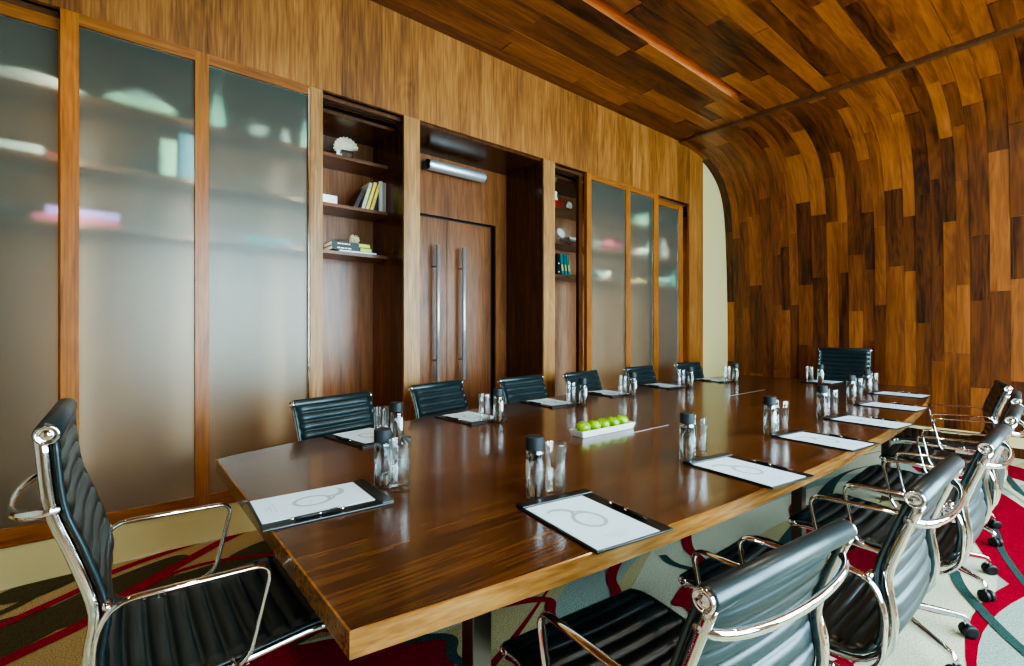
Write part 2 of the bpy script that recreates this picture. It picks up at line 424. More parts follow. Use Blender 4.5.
def ceiling():
    rnd = random.Random(11)
    mb = MB(); x = 0.0
    xs = [0, .13, .27, .41, .56, .70, .85, 1.0, 1.10]
    while xs[-1] < XR: xs.append(xs[-1] + rnd.choice([.125, .14, .155, .17]))
    for a, b in zip(xs, xs[1:]):
        y = YB - rnd.random()
        if a == 0: y = YB
        while y < 5.63:
            ln = rnd.uniform(.7, 1.7); y0 = max(YB, y); y1 = min(5.63, y + ln)
            if abs(a - SLOT0) < .01:
                if y1 < SLOTY: y += ln; continue
                y0 = max(y0, SLOTY)
            if y1 - y0 > .02:
                t = rnd.random()
                if rnd.random() < .12: t = rnd.choice([.02, 1.0])
                d = rnd.uniform(0, .012); z = ZC - d; ou, ov = rnd.random() * 9, rnd.random() * 9
                if a == 0: t = .45; z = ZC - .006
                e = .0008
                vs = [(a + e, y0 + e, z), (b - e, y0 + e, z), (b - e, y1 - e, z), (a + e, y1 - e, z), (a + e, y0 + e, ZC + .02), (b - e, y0 + e, ZC + .02), (b - e, y1 - e, ZC + .02), (a + e, y1 - e, ZC + .02)]
                w = b - a; l = y1 - y0; q = [(ou, ov), (ou + w, ov), (ou + w, ov + l), (ou, ov + l)]
                mb.add(vs, [(3, 2, 1, 0), (0, 1, 5, 4), (1, 2, 6, 5), (2, 3, 7, 6), (3, 0, 4, 7)], False, [[q[3], q[2], q[1], q[0]], [q[0], q[1], q[1], q[0]], [q[1], q[2], q[2], q[1]], [q[2], q[3], q[3], q[2]], [q[3], q[0], q[0], q[3]]], t)
            y += ln
    # lining of the lighting slot and the slab above
    z1 = ZC + .17
    def quad(vs, t=.55): mb.add(vs, [(0, 1, 2, 3)], False, [[(0, 0), (.17, 0), (.17, 5), (0, 5)]], t)
    quad([(SLOT0, YB, ZC), (SLOT0, YB, z1), (SLOT0, SLOTY, z1), (SLOT0, SLOTY, ZC)])
    quad([(SLOT1, YB, ZC), (SLOT1, YB, z1), (SLOT1, SLOTY, z1), (SLOT1, SLOTY, ZC)])
    quad([(SLOT0, YB, z1), (SLOT1, YB, z1), (SLOT1, SLOTY, z1), (SLOT0, SLOTY, z1)])
    quad([(SLOT0, SLOTY, ZC), (SLOT1, SLOTY, ZC), (SLOT1, SLOTY, z1), (SLOT0, SLOTY, z1)])
    mb.box(-.9, SLOT0 - .001, YB - .1, YF + .4, ZC + .013, ZC + .1)
    mb.box(SLOT1 + .001, XR + .1, YB - .1, YF + .4, ZC + .013, ZC + .1)
    mb.box(-.9, XR + .1, YB - .1, YF + .4, z1 + .001, z1 + .05)
    mb.box(SLOT0 - .01, SLOT1 + .01, SLOTY + .001, YF + .4, ZC + .013, ZC + .1)
    struct(mb.build('ceiling', W_plank))
    m2 = MB(); m2.box(.22, XR, 5.575, 5.635, ZC - .045, ZC + .01)
    struct(m2.build('trim_1', W_shelf, bevel=.004))
ceiling()

# far wall foot: cream band and dark baseboard
m = MB(); m.box(-.04, XR, 6.995, 7.06, .10, .215); struct(m.build('trim_2', cream))
m = MB(); m.box(-.04, XR, 6.985, 7.06, 0, .10); struct(m.build('baseboard_far', W_dark))

# ------------------------------------------------------------------ left wall with built-in joinery
ZT = 2.965      # underside of the header
XB = -.584      # back of the recesses
m = MB()
m.box(-.03, 0, YB, 6.223, ZT, ZC + .02)
struct(m.build('wall_left', W_wall))
m = MB(); m.box(-.05, -.04, 6.19, 7.1, 0, ZC + .02); m.box(-.64, -.05, 6.19, 6.2, 0, ZC + .02)
struct(m.build('trim_3', creamw))
m = MB(); m.box(-.70, XB - .07, YB, 7.1, 0, ZC + .1); struct(m.build('trim_4', plaster))     # masonry behind the joinery
# pillars
for i, (a, b) in enumerate(((1.7297, 1.869), (3.2226, 3.377))):
    m = MB(); m.box(-.02, 0, a, b, 0, ZT)
    o = m.build('trim_%d' % (5 + i), W_pale); struct(o)
    m = MB(); m.box(XB, -.0201, a, b, 0, ZT)
    struct(m.build('trim_%d' % (7 + i), W_dark))
m = MB(); m.box(-.03, 0, 5.86, 6.223, .222, ZT); struct(m.build('trim_9', W_wall))
m = MB(); m.box(XB, -.031, 1.869, 3.223, ZT - .02, ZT + .02)
struct(m.build('trim_10', W_dark))
# plinth and bottom rail below the sliding doors
for k, (a, b) in enumerate(((YB, 1.7297), (3.377, 6.223))):
    m = MB(); m.box(-.06, -.006, a, b, 0, .205); struct(m.build('baseboard_left' if k == 0 else 'baseboard_left_far', cream))
    m = MB(); m.box(-.16, 0, a, b, .205, .222); struct(m.build('trim_%d' % (11 + k), W_frameh, bevel=.002))

def cabinet(name, label, a, b, ups):
    t = thing(name, label, 'cabinet', (0, 0, 0))
    m = MB(); m.box(XB - .04, XB, a, b, .222, ZT); m.build('back_panel', W_cab, t)
    m = MB(); m.box(XB, -.16, a, b, .205, .225); m.build('floor_board', W_shelf, t)
    m = MB(); m.box(XB, -.16, a, b, ZT - .08, ZT - .055); m.build('top_board', W_dark, t)
    for (u0, u1, xf) in ups:
        m = MB(); m.box(XB, xf, u0, u1, .225, ZT - .08); m.build('upright', W_cab, t)
    # sliding door tracks
    for x in (-.065, -.105, -.145):
        m = MB(); m.box(x - .012, x + .008, a, b, ZT - .03, ZT); m.build('door_track', W_shelf, t)
    for z in (1.90, 2.262, 2.645):
        m = MB(); m.box(XB, -.29, a, b, z - .028, z)
        s = m.build('shelf', W_shelf, t, bevel=.002)
    return t
cabinet('shelf_cabinet', 'long dark walnut shelf cabinet with frosted sliding doors left of the double doors', YB, 1.7297, [(YB, YB + .02, -.17), (-.62, -.60, -.30)])
cabinet('shelf_cabinet', 'walnut shelf cabinet with three frosted panes between double doors and curved wall', 3.377, 6.185, [(6.165, 6.185, -.17)])
m = MB(); m.box(-.10, -.004, 1.03, 1.112, .222, ZT)
struct(m.build('trim_13', W_pale))
m = MB(); m.box(-.10, -.06, 3.79, 3.85, .222, ZT); struct(m.build('trim_14', W_dark))

def sliding_door(label, x0, x1, a, b, stiles, zt, zb=.222, mid=W_frame, edge=None):
    t = thing('sliding_door', label, 'sliding door', (0, a, 0))
    fz = zb; rail_b = .06; rail_t = .062
    m = MB()
    for (u, v) in stiles: m.box(x0, x1, u - a, v - a, fz, zt)
    m.build('stile', W_frame, t, bevel=.0015)
    m = MB()
    cuts = sorted(stiles)
    # rails between stiles
    for (s0, s1), (s2, s3) in zip(cuts, cuts[1:]):
        m.box(x0 + .001, x1 - .001, s1 - a, s2 - a, zt - rail_t, zt); m.box(x0 + .001, x1 - .001, s1 - a, s2 - a, fz, fz + rail_b)
    m.build('rail', W_frameh, t)
    xm = (x0 + x1) / 2
    for (s0, s1), (s2, s3) in zip(cuts, cuts[1:]):
        m = MB(); m.box(xm - .004, xm + .004, s1 - a + .0005, s2 - a - .0005, fz + rail_b + .0005, zt - rail_t - .0005)
        g = m.build('glass_pane', frost, t)
    if edge:
        m = MB(); m.box(x1 - .012, x1 + .003, edge[0] - a, edge[1] - a, fz, zt - .02); m.build('edge_strip', chrome, t)
    return t
sliding_door('frosted glass sliding door with orange-brown stiles behind the near high-backed chair', -.045, 0, -.228, 1.028, [(-.228, -.155), (.3616, .433), (1.018, 1.028)], ZT, edge=(1.012, 1.0185))
sliding_door('frosted glass sliding door at the left edge of the picture, set back behind its neighbour', -.10, -.055, -1.55, -.20, [(-1.55, -1.48), (-.24, -.2)], ZT - .032)
sliding_door('frosted sliding door nearest the open niche holding the teal books', -.045, 0, 3.852, 4.597, [(3.852, 3.925), (4.524, 4.597)], ZT)
sliding_door('frosted sliding door in the middle of the far three, mint glow behind it', -.045, -.001, 4.598, 5.169, [(4.598, 4.603), (5.07, 5.169)], ZT)
sliding_door('frosted sliding door closest to the curved plank wall, set slightly back', -.10, -.055, 5.10, 5.81, [(5.10, 5.15), (5.70, 5.81)], ZT - .032, edge=(5.69, 5.70))

# door recess
m = MB(); m.box(XB - .03, XB, 1.869, 1.92, 0, ZT - .02); m.box(XB - .03, XB, 3.079, 3.2226, 0, ZT - .02); m.box(XB - .03, XB, 1.92, 3.079, 2.385, ZT - .02)
struct(m.build('wall_recess', W_door))
struct(MB().box(XB - .069, XB - .064, 1.8, 3.2, 0, ZT).build('trim_15', black))
for k, (a, b, hy) in enumerate(((1.924, 2.498, 2.355), (2.502, 3.035, 2.65))):
    m = MB(); m.box(XB - .062, XB - .03, a, b, .01, 2.365)
    o = m.build('door_%d' % (k + 1), W_door, bevel=.002); struct(o)
    h = MB()
    path = [(XB + .045, hy, .80), (XB + .045, hy, 2.10)]
    h.tube(path, circ(.019, 16), up=(1, 0, 0))
    for z in (1.0, 1.9): h.tube([(XB - .03, hy, z), (XB + .045, hy, z)], circ(.008, 8))
    h.build('door_handle', steel, o)
# picture light above the door
t = thing('wall_light', 'brushed steel tube wall light mounted above the double doors', 'wall light', (XB, 2.55, 2.83))
m = MB(); m.tube([(.075, -.32, 0), (.075, .32, 0)], circ(.05, 28)); m.build('light_tube', steel, t, bevel=.003)
for a, b in ((-.332, -.3205), (.3205, .332)): MB().tube([(.075, a, 0), (.075, b, 0)], circ(.046, 28)).build('end_cap', bronze, t)
m = MB(); m.box(0, .03, -.34, .25, -.035, .04); m.build('mounting_plate', bronze, t, bevel=.003)

# ------------------------------------------------------------------ other walls (behind and right of the camera)
m = MB()
m.box(-.7, XR + .1, YB - .1, YB, 0, ZC + .1); struct(m.build('wall_back', plaster))
WY = [(.3, 2.3), (2.7, 4.7), (5.1, 6.6)]; WZ = (.55, 2.95)
m = MB(); m.box(XR, XR + .1, YB, YF + .1, 0, WZ[0]); m.box(XR, XR + .1, YB, YF + .1, WZ[1], ZC + .1)
ys = [YB] + [q for w in WY for q in w] + [YF + .1]
for a, b in zip(ys[0::2], ys[1::2]): m.box(XR, XR + .1, a, b, WZ[0], WZ[1])
struct(m.build('wall_right', plaster))
day = bpy.data.materials.new('daylight_glass'); day.use_nodes = True
nt = day.node_tree; nt.nodes.remove(nt.nodes['Principled BSDF']); em = nt.nodes.new('ShaderNodeEmission'); em.inputs[0].default_value = (.60, .86, 1, 1); em.inputs[1].default_value = 14
nt.links.new(em.outputs[0], nt.nodes['Material Output'].inputs['Surface'])
for k, (a, b) in enumerate(WY):
    fr = MB()
    for (u, v) in ((a, a + .06), ((a + b) / 2 - .03, (a + b) / 2 + .03), (b - .06, b)): fr.box(XR - .02, XR + .05, u, v, WZ[0], WZ[1])
    fr.box(XR - .02, XR + .05, a, b, WZ[0], WZ[0] + .06); fr.box(XR - .02, XR + .05, a, b, WZ[1] - .06, WZ[1])
    o = fr.build('window_%d' % (k + 1), bronze); struct(o)
    pn = MB(); pn.box(XR + .06, XR + .07, a, b, WZ[0], WZ[1]); pn.build('window_pane', day, o)

# ------------------------------------------------------------------ conference table
TL = [(1.075, .322), (.985, .55), (.88, .95), (.80, 1.3), (.66, 2.1), (.575, 3.0), (.53, 3.9), (.54, 4.6), (.58, 5.3), (.63, 5.95)]
TR = [(2.577, .322), (2.622, .65), (2.672, 1.15), (2.71, 1.75), (2.726, 2.45), (2.712, 3.3), (2.68, 4.0), (2.61, 4.75), (2.53, 5.35), (2.42, 6.0)]
lp = smooth_path([(a, b, 0) for a, b in TL], 5); rp = smooth_path([(a, b, 0) for a, b in TR], 5)
poly = [(p.x, p.y) for p in rp] + [(p.x, p.y) for p in reversed(lp)]
T = thing('conference_table', 'large boat-shaped walnut conference table filling the middle of the room', 'table', (1.7, 3.1, 0))
off = Matrix.Translation((-1.7, -3.1, 0))
def in_poly_ring(ins):
    n = len(poly); out = []
    for i in range(n):
        a = Vector(poly[i - 1]); b = Vector(poly[i]); c = Vector(poly[(i + 1) % n])
        d1 = (b - a).normalized(); d2 = (c - b).normalized(); nn = (Vector((-d1.y, d1.x)) + Vector((-d2.y, d2.x)))
        k = ins / max(.5, nn.length / 2); out.append(b + nn.normalized() * k)
    return [(p.x, p.y) for p in out]
inner = in_poly_ring(.004)
m = MB(); m.prism(inner, .688, .74, M=off); m.build('tabletop', W_table, T)
m = MB()
n = len(poly); vs = []
for (a, z) in ((poly, .689), (poly, .7385), (inner, .7402)): vs += [(p[0], p[1], z) for p in a]
fs = []
for i in range(n):
    j = (i + 1) % n
    fs += [(i, j, n + j, n + i), (n + i, n + j, 2 * n + j, 2 * n + i)]
vs += [(p[0], p[1], .6875) for p in inner]
for i in range(n):
    j = (i + 1) % n; fs.append((3 * n + i, 3 * n + j, j, i))
m.add(vs, fs, M=off); m.build('edge_band', W_edge, T)
for x, y in ((2.45, .69), (2.5, 2.59), (2.42, 4.5), (1.25, .69), (1.12, 2.59), (1.10, 4.5)):
    m = MB(); m.box(x - .024, x + .024, y - .028, y + .028, 0, .64, M=off); m.build('leg', bronze, T, bevel=.002)
for y in (.69, 2.59, 4.5):
    m = MB(); m.box({.69: 1.22, 2.59: 1.09, 4.5: 1.07}[y], {.69: 2.48, 2.59: 2.53, 4.5: 2.45}[y], y - .025, y + .025, .64, .688, M=off); m.build('crossbar', bronze, T)
m = MB(); m.box(1.66, 1.72, .69, 5.4, .645, .687, M=off); m.build('center_beam', bronze, T)
for (x, y0, y1) in ((1.868, 2.12, 2.45), (1.495, 3.95, 4.6)):
    m = MB(); m.box(x - .002, x + .002, y0, y1, .7395, .7408, M=off); m.build('seam_highlight', steel, T)  # bright steel strips standing in for highlights along the table seams

# ------------------------------------------------------------------ chairs
def arcs(pts):
    a = [0]
    for p, q in zip(pts, pts[1:]): a.append(a[-1] + (q - p).length)
    return a
def make_chair(high):
    if high: pr = [(.25, .443), (.2, .456), (.0, .440), (-.13, .436), (-.21, .448), (-.248, .49), (-.258, .56), (-.248, .66), (-.285, .80), (-.318, .905), (-.333, 1.06)]
    else: pr = [(.265, .443), (.2, .456), (.0, .440), (-.14, .436), (-.23, .447), (-.272, .49), (-.284, .56), (-.272, .67), (-.305, .785), (-.338, .875)]
    root = thing('office_chair', '', 'chair', (0, 0, 0))
    P = smooth_path([(0, a, b) for a, b in pr], 10); A = arcs(P)
    HW = .25
    def samp(s):
        s = max(0, min(A[-1] - 1e-6, s))
        for i in range(len(A) - 1):
            if s <= A[i + 1]:
                t = (s - A[i]) / (A[i + 1] - A[i]); p = P[i].lerp(P[i + 1], t); tg = (P[i + 1] - P[i]).normalized()
                return p, Vector((0, tg.z, -tg.y)) * 1.0
        return P[-1], Vector((0, 1, 0))
    # split at the bend
    sb = min(range(len(P)), key=lambda i: abs(P[i].y - pr[5][0]) + abs(P[i].z - pr[5][1])); SB = A[sb]
    def sling(s0, s1, pitch):
        mb = MB(); n_ch = max(1, round((s1 - s0) / pitch)); per = 8; n = n_ch * per; cols = 12; vs = []
        for side in (0, 1):
            for k in range(n + 1):
                s = s0 + (s1 - s0) * k / n; p, nn = samp(s); nn = -nn if nn.z < -.2 else nn
                # face normal: up for the seat, forward for the back
                if nn.z < 0 and nn.y < 0: nn = -nn
                u = (k % per) / per; bulge = .016 * (abs(math.sin(PI * u)) ** .6)
                for c in range(cols + 1):
                    xx = -HW + 2 * HW * c / cols
                    e = min(1, min(c, cols - c) / 1.5)
                    w = (bulge * (.35 + .65 * e) + .003) if side == 0 else -(bulge * .8 * e + .004)
                    sag = -.012 * (1 - (2 * c / cols - 1) ** 2)
                    vs.append((xx, p.y + nn.y * (w + sag), p.z + nn.z * (w + sag)))
        m1 = cols + 1; off2 = (n + 1) * m1; fs = []
        for k in range(n):
            for c in range(cols):
                a = k * m1 + c
                fs.append((a, a + 1, a + m1 + 1, a + m1)); b = a + off2
                fs.append((b + m1, b + m1 + 1, b + 1, b))
            for c in (0, cols):
                a = k * m1 + c; b = a + off2; fs.append((a, a + m1, b + m1, b))
        for k in (0, n):
            for c in range(cols):
                a = k * m1 + c; b = a + off2; fs.append((a, a + 1, b + 1, b))
        mb.add(vs, fs, True); return mb
    sling(.0, SB, .052).build('seat', leather, root)
    bk = sling(SB, A[-1], .050).build('backrest', leather, root)
    for part, s0, s1 in ((root.children[0], 0, SB), (bk, SB, A[-1])):
        m = MB()
        for s in (-1, 1):
            pts = []
            for k in range(17):
                q, nn = samp(s0 + (s1 - s0) * k / 16); nn = -nn if (nn.z < 0 and nn.y < 0) else nn
                pts.append(Vector((s * (HW - .003), q.y + nn.y * .002, q.z + nn.z * .002)))
            m = MB(); m.tube(pts, circ(1, 10, .006, .0125), up=(1, 0, 0)); m.build('edge_binding', leather, part)
    # rolled top and front edge
    p, _ = samp(A[-1]); 
    def roll(cy, cz, r, L):
        return MB().tube([(-L, cy, cz), (-L + .006, cy, cz), (L - .006, cy, cz), (L, cy, cz)], [circ(r * .8, 20), circ(r, 20), circ(r, 20), circ(r * .8, 20)])
    roll(p.y - .010, p.z + .002, .024, HW + .004).build('top_roll', leather, bk)
    for s in (-1, 1):
        m = MB(); M = Matrix.Translation((s * (HW + .004), p.y - .010, p.z + .002)) @ Matrix.Rotation(s * PI / 2, 4, 'Y')
        m.lathe([(.0205, -.004), (.0212, .006), (.019, .009), (.015, .0065), (.0145, .004), (.009, .004), (.006, .008), (.002, .0085)], 20, M=M)
        m.build('end_cap', chrome2, bk)
    p0 = P[0]
    fr = roll(p0.y, p0.z - .006, .018, HW + .002).build('front_roll', leather, root)
    for s in (-1, 1):
        m = MB(); M = Matrix.Translation((s * (HW + .002), p0.y, p0.z - .006)) @ Matrix.Rotation(s * PI / 2, 4, 'Y')
        m.lathe([(.014, -.003), (.0145, .005), (.011, .006), (.010, .003), (.003, .003)], 16, M=M); m.build('end_cap', chrome2, fr)
    # side ribs following the sling
    for s in (-1, 1):
        pts = []
        for k in range(33):
            q, nn = samp(A[-1] * k / 32); nn = -nn if (nn.z < 0 and nn.y < 0) else nn; pts.append(Vector((s * (HW - .004), q.y - nn.y * .020, q.z - nn.z * .020)))
        m = MB(); m.tube(pts, [(-.009, -.007), (.009, -.007), (.012, 0), (.009, .007), (-.009, .007), (-.012, 0)], up=(1, 0, 0)); m.build('side_rib', chrome, root)
    # arm loops
    for s in (-1, 1):
        x = s * .283
        if high: lp = [(x, .03, .442), (x - s * .0, .085, .675), (x, -.235, .685), (x, -.268, .62), (x, -.268, .47), (x, -.20, .408), (x, -.10, .418)]
        else: lp = [(x, .02, .442), (x, .065, .665), (x, -.262, .672), (x, -.298, .60), (x, -.292, .46), (x, -.225, .400), (x, -.10, .418)]
        path = fillet(lp, .045, 5)
        m = MB(); m.tube(path, circ(1, 10, .0065, .0115), up=(1, 0, 0), closed=True)
        # pins joining the loop to the rib
        for (yy, zz) in (((.0, .44), (-.12, .436)) + (((-.247, .675),) if high else ((-.262, .668),))):
            m.tube([(s * HW, yy, zz), (x, yy, zz)], circ(.008, 10))
        m.build('armrest', chrome2, root)
    # handle bar behind the back
    hz = .90 if high else .822; hy = -.322 if high else -.325
    pts = [(HW * math.cos(PI * k / 20), hy - (.10 if high else .062) * math.sin(PI * k / 20) ** .7, hz - .02 * math.sin(PI * k / 20)) for k in range(21)]
    m = MB(); m.tube(pts, circ(1, 10, .0075, .011)); m.build('back_handle', chrome2, root)
    # under-seat stretchers
    for yy in (.10, -.10):
        pts = smooth_path([(-HW, yy, .435), (-.2, yy, .42), (-.09, yy * .5, .385), (0, yy * .35, .378), (.09, yy * .5, .385), (.2, yy, .42), (HW, yy, .435)], 4)
        m = MB(); m.tube(pts, rect(.034, .014)); m.build('seat_support', chrome, root)
    m = MB(); m.box(-.05, .05, -.09, .09, .335, .38); m.build('tilt_mechanism', black, root, bevel=.008)
    m = MB(); m.lathe([(.026, .07), (.026, .22), (.02, .225), (.016, .23), (.016, .34)], 18); m.build('column', chrome2, root)
    for k in range(5):
        a = 2 * PI * k / 5 + .35; M = Matrix.Rotation(a, 4, 'Z')
        m = MB()
        pts = [(.0, 0, .118), (.05, 0, .116), (.16, 0, .104), (.27, 0, .090), (.30, 0, .083), (.312, 0, .068), (.312, 0, .052)]
        m.tube(pts, [rect(.042, .034), rect(.04, .032), rect(.030, .024), rect(.022, .017), rect(.020, .017), rect(.018, .017), rect(.018, .016)], up=(0, 1, 0), M=M)
        lg = m.build('leg', chrome2, root, bevel=.003)
        m = MB()
        for sx in (-1, 1):
            Mw = M @ Matrix.Translation((.318, sx * .014, .0275)) @ Matrix.Rotation(PI / 2 * sx, 4, 'X')
            m.lathe([(.012, -.009), (.024, -.009), (.027, -.006), (.0275, .004), (.024, .010), (.008, .012)], 18, M=Mw)
        m.tube([(.312, 0, .055), (.314, 0, .03)], circ(.007, 8), up=(0, 1, 0), M=M)
        m.build('caster', black, lg)
    return root
low = make_chair(False); high = make_chair(True)
GR = 'low-backed black leather chairs around the conference table'
def place(proto, roll, rz, fr, label, used=[]):
    o = proto if proto not in used else copy_tree(proto)
    used.append(proto)
    a = R(rz); fy = Vector((-math.sin(a), math.cos(a)))
    c = Vector(roll) + fy * fr
    o.location = (c.x, c.y, 0); o.rotation_euler = (0, 0, a); o['label'] = label; o['group'] = GR if proto is low else 'high-backed chairs at the table ends'
    return o
ordn = ['first', 'second', 'third', 'fourth', 'fifth', 'sixth']
right = [((3.045, .995), 84), ((3.15, 1.73), 90), ((3.185, 2.555), 90), ((3.175, 3.36), 92), ((3.12, 4.21), 94), ((2.99, 5.05), 101)]
rl = ['black leather chair in the right foreground, seen from behind, closest to camera',
      'second black leather chair from camera on the right side, chrome caster base showing',
      'third black ribbed chair along the right side of the table, from the camera',
      'fourth right-side chair from camera, mostly hidden, leather roll and chrome arms visible',
      'fifth chair along the right side, second from the curved plank wall',
      'farthest chair along the right side, turned so its dark inner back shows']
for k, ((p, rz), lb) in enumerate(zip(right, rl)):
    o = place(low, p, rz, .345, lb)
    o.scale = (1, 1, .958 if k == 0 else 1)      # seat set a little lower
left = [((.58, .985), -75), ((.335, 1.83), -76), ((.36, 2.63), -84), ((.36, 3.37), -82), ((.31, 4.34), -86), ((.28, 5.36), -90)]
ll = ['black ribbed chair on the cabinet side nearest camera, before the frosted glass',
      'black ribbed chair on the cabinet side in front of the double doors',
      'black ribbed chair on the cabinet side, before the pillar right of the doors',
      'black ribbed chair behind the apple tray, fourth from camera on cabinet side',
      'black ribbed chair before the far frosted panes, fifth from camera on cabinet side',
      'black ribbed chair farthest along the cabinet side, beside the cream wall strip']
for (p, rz), lb in zip(left, ll): place(low, p, rz, .345, lb).scale = (1, 1, 1)
place(high, (1.775, -.115), 0, .345, 'tall black ribbed chair at the near table end, seen side-on at left')
place(high, (1.58, 6.50), 180, .345, 'tall black ribbed leather chair heading the far end of the table, facing the camera')

# ------------------------------------------------------------------ desk pads, pens, bottles, tumblers
Z = .7403
def make_pad():
    r = thing('desk_pad', '', 'desk pad')
    m = MB(); m.box(-.137, .137, -.185, .185, 0, .006); m.build('leather_base', padleather, r, bevel=.002)
    m = MB(); m.box(-.137, .137, .146, .185, .0062, .012); m.build('clip_bar', padleather, r, bevel=.003)
    m = MB(); m.box(-.13, .088, -.178, .143, .0062, .0078); p = m.build('paper_sheet', paperm, r)
    m = MB()
    def ribbon(pts, w):
        pts = [Vector((a, b, 0)) for a, b in pts]; n = len(pts); vs = []
        for i, q in enumerate(pts):
            t = (pts[min(n - 1, i + 1)] - pts[max(0, i - 1)]).normalized(); s = Vector((-t.y, t.x, 0)); ww = w[i] if isinstance(w, list) else w
            vs += [q + s * ww, q - s * ww]
        vs = [(v.x, v.y, .0081) for v in vs]
        m.add(vs, [(2 * i, 2 * i + 1, 2 * i + 3, 2 * i + 2) for i in range(n - 1)])
    ring = []
    for k in range(33):
        a = 2 * PI * k / 32 + .6; ring.append((-.02 + .042 * math.cos(a), -.02 + .052 * math.sin(a)))
    ribbon(ring, .006)
    tail = smooth_path([(-.045, .02, 0), (-.03, .05, 0), (-.045, .075, 0), (-.075, .085, 0), (-.10, .075, 0)], 6)
    tail2 = smooth_path([(.01, .02, 0), (-.005, .04, 0), (-.03, .05, 0)], 5)
    ribbon([(q.x, q.y) for q in tail], [.002 + .007 * math.sin(PI * i / (len(tail) - 1)) for i in range(len(tail))])
    ribbon([(q.x, q.y) for q in tail2], .004)
    ribbon([(-.026, -.022), (-.014, -.022)], .0015)
    for (v, a, b) in ((-.128, -.062, .022), (-.140, -.05, .01), (-.150, -.036, -.004)):
        sq = [(a + (b - a) * k / 24, v + (.0014 if k % 2 else -.0014)) for k in range(25)]; ribbon(sq, .0008)
    m.build('printed_emblem', ink, p)
    return r
def make_pen():
    r = thing('pen', '', 'pen')
    m = MB(); m.tube([(0, -.07, 0), (0, -.066, 0), (0, .055, 0)], [circ(.003, 12), circ(.0048, 12), circ(.0048, 12)]); m.build('barrel', black, r)
    MB().tube([(0, .0555, 0), (0, .070, 0)], circ(.0045, 12)).build('end_button', chrome2, r); MB().tube([(0, -.083, 0), (0, -.0705, 0)], [circ(.0012, 12), circ(.003, 12)]).build('tip', chrome2, r)
    MB().tube([(0, -.006, 0), (0, .004, 0)], circ(.0052, 12)).build('middle_ring', chrome2, r)
    m = MB(); m.tube([(0, .064, .0045), (0, .06, .0065), (0, .028, .0065)], rect(.003, .0012)); m.build('pocket_clip', chrome2, r)
    return r
def make_bottle():
    r = thing('water_bottle', '', 'bottle'); h = .198
    m = MB(); m.lathe([(.027, 0), (.0295, .003), (.0295, .145), (.0285, .152), (.024, .156), (.024, .164), (.0225, .164), (.0225, .155), (.0265, .150), (.0272, .143), (.0272, .009), (.0, .008)], 28)
    m.build('glass_body', bottle_glass, r)
    m = MB(); m.lathe([(.001, .0088), (.0264, .0098), (.0264, .138), (.001, .1381)], 28); m.build('water', waterg, r)
    m = MB(); m.lathe([(.0298, .157), (.0302, .159), (.0302, .198), (.029, .2), (.002, .2)], 28, smooth=False)
    m.build('screw_cap', capm, r, bevel=.001)
    # curved oval label
    m = MB(); vs = []; n = 14
    for i in range(n + 1):
        th = -.42 + .84 * i / n; hh = .032 * math.sqrt(max(0.02, 1 - (th / .43) ** 2))
        for zz in (.098 - hh, .098 + hh): vs.append((.0300 * math.cos(th), .0300 * math.sin(th), zz))
    m.add(vs, [(2 * i, 2 * i + 2, 2 * i + 3, 2 * i + 1) for i in range(n)], True); m.build('label', labelm, r)
    return r
def make_tumbler():
    r = tag(MB().lathe([(.032, 0), (.0335, .002), (.0355, .10), (.0370, .170), (.0366, .172), (.0358, .170), (.0342, .10), (.0320, .026), (.022, .022), (.001, .021)], 28).build('drinking_glass', thing_glass), '', 'drinking glass')
    return r
PADS = {  # near corners averaged: centre x, y, rotation of the reader's frame
 'R1': (2.50, 1.055, 82), 'R2': (2.565, 1.885, 82), 'R3': (2.575, 2.69, 83), 'R4': (2.572, 3.445, 83), 'R5': (2.50, 4.268, 84), 'R6': (2.375, 5.12, 86),
 'L1': (1.09, .975, -81), 'L2': (.975, 1.685, -86), 'L3': (.845, 2.49, -93), 'L4': (.775, 3.26, -97), 'L5': (.755, 4.12, -99), 'L6': (.80, 5.02, -100),
 'NH': (1.887, .492, -3), 'FH': (1.60, 5.73, 178)}
BT = {'R1': ((2.275, 1.044), (2.298, 1.116)), 'R2': ((2.349, 1.83), (2.352, 1.912)), 'R3': ((2.352, 2.622), (2.37, 2.715)), 'R4': ((2.345, 3.398), (2.372, 3.475)), 'R5': ((2.229, 4.371), (2.252, 4.45)), 'R6': ((2.164, 5.044), (2.191, 5.125)),
 'FH': ((1.66, 5.50), (1.545, 5.55)), 'L1': ((1.31, 1.03), (1.24, .985)), 'NH': ((1.858, .712), (1.925, .742)), 'L2': ((1.185, 1.74), (1.15, 1.665)), 'L3': ((1.075, 2.60), (1.035, 2.52)), 'L4': ((1.01, 3.28), (.965, 3.205)), 'L5': ((.97, 4.23), (.925, 4.15)), 'L6': ((1.05, 4.965), (1.004, 4.885))}
where = {}
for i in range(6):
    where['R%d' % (i + 1)] = '%s place from camera along the right side' % ordn[i]
    where['L%d' % (i + 1)] = '%s place from camera along the cabinet side' % ordn[i]
where['NH'] = 'near table end before the high-backed chair'; where['FH'] = 'far table end before the high-backed chair'
protos = None
